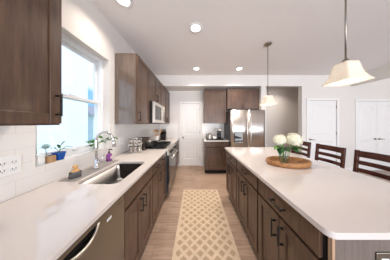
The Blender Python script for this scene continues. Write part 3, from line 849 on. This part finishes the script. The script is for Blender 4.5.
def hydrangea(label, centre, R, leaves):
    cx, cy, cz = centre
    h_ = thing('hydrangea', label, 'flower', (vx, vy, vz + .01), 0, 'hydrangeas in the vase')
    rx = Vector((cx - vx, cy - vy, cz - vz - .01))
    bm = bmesh.new(); tube(bm, [(rx.x * .12, rx.y * .12, 0), (rx.x * .2, rx.y * .2, .14), (rx.x * .6, rx.y * .6, rx.z * .7), tuple(rx)], .0035, 6); obj('stem', bm, M['stem'], h_)
    bm = bmesh.new(); bmesh.ops.create_icosphere(bm, subdivisions=2, radius=R * .76, matrix=Matrix.Translation(rx))
    n = 80
    for i in range(n):
        z = 1 - 1.75 * (i + .5) / n; a = i * 2.39996; q = math.sqrt(max(0, 1 - z * z))
        nrm = Vector((q * math.cos(a), q * math.sin(a), z)); c0 = rx + nrm * (R * (.84 + .18 * random.random()))
        t1 = nrm.orthogonal().normalized(); t2 = nrm.cross(t1); ph = random.random() * PI
        ce = bm.verts.new(c0)
        for k in range(4):
            b0 = ph + k * PI / 2; pr = R * .24
            dv = lambda ang, rr, up_: c0 + (t1 * math.cos(ang) + t2 * math.sin(ang)) * rr + nrm * up_
            p1 = bm.verts.new(dv(b0 - .55, pr * .75, .003)); p2 = bm.verts.new(dv(b0, pr * 1.15, .001)); p3 = bm.verts.new(dv(b0 + .55, pr * .75, .003))
            bm.faces.new((ce, p1, p2, p3))
    obj('bloom', bm, M['petal'], h_)
    for (dx, dy, dz, wd) in leaves:
        bm = bmesh.new(); b0 = rx * .62
        leafmesh(bm, b0, b0 + Vector((dx, dy, dz)), wd, .012); o_ = obj('leaf', bm, M['leafd' if dz < -.02 else 'leaf'], h_)
hydrangea('white hydrangea bloom at the left of the vase', (.955, 1.37, 1.193), .058, [(-.09, -.03, -.01, .075), (-.06, .04, -.035, .07), (-.03, -.08, -.03, .065), (-.05, -.06, -.06, .07)])
hydrangea('white hydrangea bloom at the back centre of the vase', (1.03, 1.43, 1.190), .058, [(.02, .08, .0, .06), (-.09, .05, .0, .05), (.0, -.11, -.03, .06)])
hydrangea('large white hydrangea bloom at the right of the vase', (1.13, 1.37, 1.195), .078, [(.13, -.02, -.02, .075), (.09, -.05, -.055, .075), (.05, .07, -.02, .07), (.01, -.09, -.03, .07), (.07, -.08, -.01, .07)])

# ---------------------------------------------------------------- outlets
def outlet(name, label, loc, rz, gangs, plate, insert):
    o = thing(name, label, 'outlet', loc, rz)
    w = .070 + .046 * (gangs - 1)
    pl = bx('cover_plate', plate, o, -w / 2, w / 2, -.006, 0, -.058, .058, bevel=.003)
    for g in range(gangs):
        c = (g - (gangs - 1) / 2) * .046
        for z in (-.021, .021):
            rc = bx('receptacle', insert, o, c - .0165, c + .0165, -.0085, -.006, z - .014, z + .014, bevel=.003)
            bm = bmesh.new(); box(bm, c - .009, c - .006, -.009, -.0085, z - .005, z + .006); box(bm, c + .006, c + .009, -.009, -.0085, z - .005, z + .006); box(bm, c - .002, c + .002, -.009, -.0085, z - .011, z - .007)
            obj('slots', bm, M['darkplastic'], rc)
    return o
outlet('electrical_outlet', 'white double outlet plate on backsplash at the left edge, below cabinet', (XL + T, .728, 1.12), R90, 2, M['white'], M['white'])
outlet('electrical_outlet', 'white double outlet plate on backsplash between faucet and spice rack', (XL + T, 1.85, 1.12), R90, 2, M['white'], M['white'])
outlet('electrical_outlet', 'dark metal outlet plate with white sockets on the island end panel', (.845 , .54, .745), 0, 1, M['nickel'], M['white'])

# ---------------------------------------------------------------- sill items
SZ = WZ0 + .0065
j = thing('candle_jar', 'white candle jar on window sill, leftmost item', 'jar', (-1.172, .905, SZ))
cyl('jar_body', M['jar'], j, [(.024, 0), (.027, .004), (.027, .075), (.025, .08), (.023, .08), (.023, .07), (.001, .07)], cap1=False)
cyl('label_band', M['ceramic'], j, [(.0273, .02), (.0273, .055)], cap0=False, cap1=False)
sp = thing('succulent_ornament', 'pale rosette succulent rising from small tumbler behind candle jar', 'plant', (-1.193, .968, SZ))
cyl('pot', M['jar'], sp, [(.016, 0), (.020, .05), (.018, .05), (.016, .045), (.001, .045)], cap1=False)
bm = bmesh.new(); tube(bm, [(0, 0, .045), (0, -.01, .11)], .003, 6)
for k in range(26):
    a = k * 2.4; e_ = .2 + 1.2 * (k / 26); L = .042 + .01 * random.random()
    dv = Vector((math.cos(a) * math.cos(e_) * .6, math.sin(a) * math.cos(e_), math.sin(e_)))
    leafmesh(bm, Vector((0, -.01, .105)), Vector((0, -.01, .105)) + dv * L, .017, .004)
obj('leaves', bm, M['succulent'], sp)
wb = thing('wooden_tealight_holder', 'brown wooden block holder on sill between candle jar and blue pot', 'candle holder', (-1.165, .966, SZ))
bm = bmesh.new(); slab(bm, rrect(-.022, .022, -.024, .024, .004, 2), 0, .052); obj('block', bm, M['tan'], wb, .002)
cyl('wick_cup', M['black'], wb, [(.014, .0521), (.014, .055), (.001, .055)], cap1=False)
bp = thing('potted_plant', 'small green plant in square blue pot on window sill', 'plant', (-1.172, 1.035, SZ))
bm = bmesh.new()
rings = []
for hw, z in ((.022, 0), (.030, .055), (.033, .055), (.033, .066), (.028, .066), (.026, .058)):
    rings.append([bm.verts.new((x, y, z)) for x, y in rrect(-hw, hw, -hw, hw, .006, 3)])
for a, b in zip(rings, rings[1:]):
    for i in range(len(a)): bm.faces.new((a[i], a[(i + 1) % len(a)], b[(i + 1) % len(b)], b[i]))
bm.faces.new(rings[0]); obj('pot', bm, M['bluepot'], bp)
bx('soil', M['soil'], bp, -.025, .025, -.025, .025, .054, .058)
bm = bmesh.new(); tube(bm, [(0, 0, .056), (.003, .005, .09), (.0, .012, .125)], .003, 6)
tube(bm, [(0, 0, .07), (.005, -.03, .10)], .002, 6); tube(bm, [(0, .004, .08), (.005, .04, .10)], .002, 6); obj('stem', bm, M['stem'], bp)
for b0, t0, wd in (((.005, -.03, .10), (.03, -.085, .112), .022), ((.003, .012, .12), (.01, .045, .155), .020), ((.005, .04, .10), (.03, .095, .088), .024), ((0, 0, .08), (.035, .05, .085), .022), ((0, 0, .1), (.02, -.03, .135), .018)):
    bm = bmesh.new(); leafmesh(bm, b0, t0, wd, .006); obj('leaf', bm, M['leafd'], bp)
# cutting in a glass jar
cv = thing('plant_cutting_jar', 'leafy green cutting in small glass jar on sill behind the faucet', 'plant', (-1.178, 1.425, SZ))
cyl('glass_jar', M['vaseglass'], cv, [(.001, 0), (.024, 0), (.028, .01), (.028, .045), (.018, .062), (.020, .07), (.018, .07), (.016, .062), (.026, .045), (.026, .012), (.001, .004)], cap0=False, cap1=False)
cyl('water', M['water'], cv, [(.001, .005), (.024, .0125), (.024, .04), (.001, .04)], cap0=False, cap1=False)
random.seed(11)
bm = bmesh.new(); tips = []
for k, (dy, dx, dz) in enumerate(((-.14, .05, .07), (-.17, .06, .11), (-.08, .06, .13), (.0, .03, .16), (.07, .06, .11), (.12, .09, .10), (-.02, .08, .09), (.17, .10, .12))):
    tube(bm, [(0, 0, .02), (dx * .2, dy * .2, .08), (dx, dy, dz)], .002, 5); tips.append((dx, dy, dz))
obj('stem', bm, M['stem'], cv)
for tx, ty, tz in tips:
    for q in range(3):
        bm = bmesh.new(); a = random.random() * 6.28
        dv = Vector((abs(math.cos(a)) * .04 + .005, math.sin(a) * .055, random.uniform(-.035, .03)))
        leafmesh(bm, (tx, ty, tz), Vector((tx, ty, tz)) + dv, .046, .008); obj('leaf', bm, M['leaf'], cv)

# soap bottle, dish brush with holder
ZM = .919
sb = thing('soap_bottle', 'purple hand soap bottle with black pump beside the faucet', 'bottle', (-1.062, 1.485, ZM))
bm = bmesh.new()
rings = []
for a_, b_, z in ((.026, .036, 0), (.028, .038, .01), (.028, .038, .075), (.018, .024, .09), (.011, .011, .094), (.011, .011, .1)):
    rings.append([bm.verts.new((a_ * math.cos(k * PI / 10), b_ * math.sin(k * PI / 10), z)) for k in range(20)])
for a, b in zip(rings, rings[1:]):
    for i in range(20):
        q = bm.faces.new((a[i], a[(i + 1) % 20], b[(i + 1) % 20], b[i])); q.smooth = True
bm.faces.new(rings[0]); bm.faces.new(rings[-1]); obj('bottle_body', bm, M['purple'], sb)
bm = bmesh.new(); box(bm, .027, .0292, -.018, .018, .025, .06); obj('paper_label', bm, M['label'], sb, .002)
bm = bmesh.new(); tube(bm, [(0, 0, .1), (0, 0, .115)], .012, 12); tube(bm, [(0, 0, .115), (0, 0, .14)], .004, 8); tube(bm, [(-.006, 0, .14), (.03, -.005, .142), (.042, -.006, .132)], [.008, .006, .004], 8); obj('pump', bm, M['black'], sb)
bh = thing('dish_brush_holder', 'charcoal stoneware dish brush holder on mat left of the faucet', 'holder', (-1.032, 1.035, ZM))
bm = bmesh.new(); lathe(bm, [(.036, 0), (.038, .004), (.038, .045), (.035, .047), (.033, .045), (.033, .012), (.001, .012)], (0, 0, 0), 28, cap1=False, sx=1, sy=1.1); obj('cup', bm, M['concrete'], bh)
br = thing('dish_brush', 'round bamboo dish brush sitting in the charcoal holder', 'brush', (-1.032, 1.035, ZM + .013))
cyl('bristles', M['ceramic'], br, [(.022, 0), (.026, .03), (.026, .036)], seg=20)
cyl('brush_head', M['bamboo'], br, [(.029, .0365), (.030, .044), (.024, .050), (.012, .054), (.010, .062), (.017, .070), (.019, .080), (.014, .088), (.002, .091)], seg=20, cap1=False)

# ---------------------------------------------------------------- far worktop items (left)
CZ = .9145
sr = thing('spice_rack', 'chrome wire spice rack on worktop beyond the sink', 'rack', (-.955, 1.92, CZ), .35)
bm = bmesh.new(); ww, dd, hh = .18, .085, .225
for x in (-ww / 2, ww / 2):
    for y in (-dd / 2, dd / 2): tube(bm, [(x, y, 0), (x, y, hh)], .003, 6)
for z in (.012, .06, .115, .17, hh):
    for y in (-dd / 2, dd / 2): tube(bm, [(-ww / 2, y, z), (ww / 2, y, z)], .003, 6)
    for x in (-ww / 2, ww / 2): tube(bm, [(x, -dd / 2, z), (x, dd / 2, z)], .003, 6)
obj('wire_frame', bm, M['chrome'], sr)
random.seed(5)
cs, sn = math.cos(.35), math.sin(.35); firstjar = None
pos = {0: 'bottom', 1: 'second', 2: 'third', 3: 'top'}
for zi, z in enumerate((.0155, .0635, .1185, .1735)):
    for k, x in enumerate((-.057, 0, .057)):
        lx, ly = x, 0
        wl = (-.955 + lx * cs - ly * sn, 1.92 + lx * sn + ly * cs, CZ + z)
        lab = 'small spice jar in %s row of wire rack, at its %s side' % (pos[zi], ('wall', 'middle', 'room')[k])
        if firstjar is None:
            firstjar = thing('spice_jar', lab, 'jar', wl, 0, 'spice jars in the wire rack')
            cyl('jar_glass', M['spice'], firstjar, [(.020, 0), (.022, .003), (.022, .026), (.017, .031)], seg=16)
            cyl('lid', M['black'], firstjar, [(.019, .0312), (.019, .040)], seg=16)
        else: dup(firstjar, wl, label=lab)
# woven bowl with fruit
wbk = thing('woven_bowl', 'dark woven pedestal bowl between spice rack and range', 'bowl', (-.90, 2.115, CZ))
cyl('bowl', M['wicker'], wbk, [(.050, 0), (.045, .01), (.014, .03), (.014, .13), (.05, .155), (.092, .190), (.110, .215), (.107, .218), (.088, .195), (.045, .162), (.001, .158)], seg=28, cap1=False)
# saucepan on range
pan = thing('saucepan', 'stainless saucepan with lid on a near grate of the range', 'saucepan', (-.90, 2.37, .9525))
cyl('pot', M['steel'], pan, [(.078, 0), (.085, .006), (.085, .085), (.088, .088), (.083, .088), (.081, .01), (.001, .008)], seg=32, cap1=False)
cyl('lid', M['steel'], pan, [(.087, .0885), (.060, .102), (.012, .108), (.010, .12), (.018, .128), (.001, .132)], seg=32, cap1=False)
bm = bmesh.new(); tube(bm, [(.08, .02, .07), (.15, .05, .085), (.22, .08, .09)], [.007, .008, .009], 8); obj('handle', bm, M['black'], pan)
# utensil crock
cr_ = thing('utensil_crock', 'white ceramic utensil crock on far corner worktop', 'crock', (-.985, 3.06, CZ))
cyl('crock', M['ceramic'], cr_, [(.055, 0), (.058, .006), (.060, .155), (.055, .155), (.052, .012), (.001, .012)], seg=28, cap1=False)
kinds = [('wooden_spoon', 'wooden spoon'), ('wooden_spatula', 'wooden spatula')]
for k in range(5):
    a = -1.1 + k * .62; lean = .07
    nm = kinds[k % 2]
    where = ['leaning farthest towards the sink', 'leaning slightly towards the sink', 'upright in the middle', 'leaning slightly towards knife block', 'leaning farthest towards knife block'][k]
    u = thing(nm[0], 'wooden cooking utensil in white crock, ' + where, 'utensil', (-.985 + (k % 2) * .02, 3.06 + math.sin(a) * .02, CZ + .0135), 0, 'wooden utensils in the crock')
    bm = bmesh.new(); tx, ty = (math.cos(k * 2.1)) * .075, math.sin(a) * .11
    tube(bm, [(0, 0, 0), (tx * .7, ty * .7, .20), (tx, ty, .235)], [.006, .006, .007], 8); obj('shaft', bm, M['bamboo'], u)
    bm = bmesh.new(); bmesh.ops.create_uvsphere(bm, u_segments=12, v_segments=8, radius=1, matrix=Matrix.Translation((tx, ty, .265)) @ Matrix.Diagonal((.024, .010 if k % 2 else .014, .036, 1)).to_4x4())
    obj('bowl' if k % 2 == 0 else 'blade', bm, M['bamboo' if k % 2 else 'tan'], u)
# knife block
kb = thing('knife_block', 'black knife block on far corner worktop', 'knife block', (-.90, 3.42, CZ), 0)
bm = bmesh.new()
v = [bm.verts.new((x, y, z)) for x in (-.075, .075) for y, z in ((-.055, 0), (.055, 0), (.055, .235), (-.055, .17))]
for q in ((0, 1, 2, 3), (4, 7, 6, 5), (0, 4, 5, 1), (1, 5, 6, 2), (2, 6, 7, 3), (3, 7, 4, 0)): bm.faces.new([v[i] for i in q])
obj('block', bm, M['black'], kb, .004)
for k in range(5):
    x = -.055 + k * .0275
    kn = thing('kitchen_knife', 'black handled knife in the knife block, %s' % ['nearest the wall', 'second from the wall', 'in the middle', 'second from the room side', 'nearest the room side'][k], 'knife', (-.90 + x, 3.42 - .01, CZ + .203), 0, 'knives in the block')
    bm = bmesh.new(); tube(bm, [(0, -.002, .002), (.01, -.035, .06), (.016, -.05, .10)], [.010, .011, .009], 8); obj('handle', bm, M['black'], kn)
    bm = bmesh.new(); tube(bm, [(.016, -.05, .1), (.017, -.052, .104)], .0095, 8); obj('end_cap', bm, M['steel'], kn)

# coffee station on the small worktop
tr = thing('coffee_tray', 'dark tray on small worktop beside the refrigerator', 'tray', (.565, 3.46, CZ))
bm = bmesh.new(); slab(bm, rrect(-.235, .235, -.12, .12, .02, 3), 0, .006); obj('tray_base', bm, M['black'], tr)
bm = bmesh.new(); slab(bm, rrect(-.235, .235, -.12, .12, .02, 3), .006, .035, rrect(-.227, .227, -.112, .112, .018, 3)); obj('tray_rim', bm, M['black'], tr)
TZ = CZ + .0065
cm = thing('coffee_maker', 'small black coffee maker on dark tray beside the refrigerator', 'coffee maker', (.70, 3.47, TZ))
bx('base', M['black'], cm, -.06, .06, -.085, .08, 0, .025, bevel=.004); bx('column', M['black'], cm, -.055, .055, .02, .08, .025, .25, bevel=.006)
bx('brew_head', M['nickel'], cm, -.058, .058, -.075, .08, .25, .30, bevel=.01)
cyl('carafe', M['blackglass'], cm, [(.035, 0), (.045, .02), (.045, .09), (.03, .13)], (0, -.035, .026), seg=20)
kt = thing('electric_kettle', 'grey glass and steel kettle at left of the coffee tray', 'kettle', (.42, 3.45, TZ))
cyl('body', M['steel'], kt, [(.060, 0), (.062, .02), (.058, .03), (.050, .14), (.046, .155)], seg=24)
cyl('lid', M['black'], kt, [(.046, .156), (.030, .168), (.010, .17), (.012, .185), (.001, .188)], seg=24, cap1=False)
bm = bmesh.new(); tube(bm, [(-.048, 0, .15), (-.09, 0, .14), (-.10, 0, .08), (-.062, 0, .03)], .008, 8); obj('handle', bm, M['black'], kt)
mg = thing('mug', 'white mug between kettle and coffee maker', 'mug', (.56, 3.44, TZ))
cyl('cup', M['ceramic'], mg, [(.034, 0), (.040, .006), (.041, .09), (.037, .09), (.036, .01), (.001, .008)], seg=24, cap1=False)
bm = bmesh.new(); tube(bm, [(.04, 0, .075), (.065, 0, .07), (.067, 0, .035), (.04, 0, .02)], .005, 8); obj('handle', bm, M['ceramic'], mg)
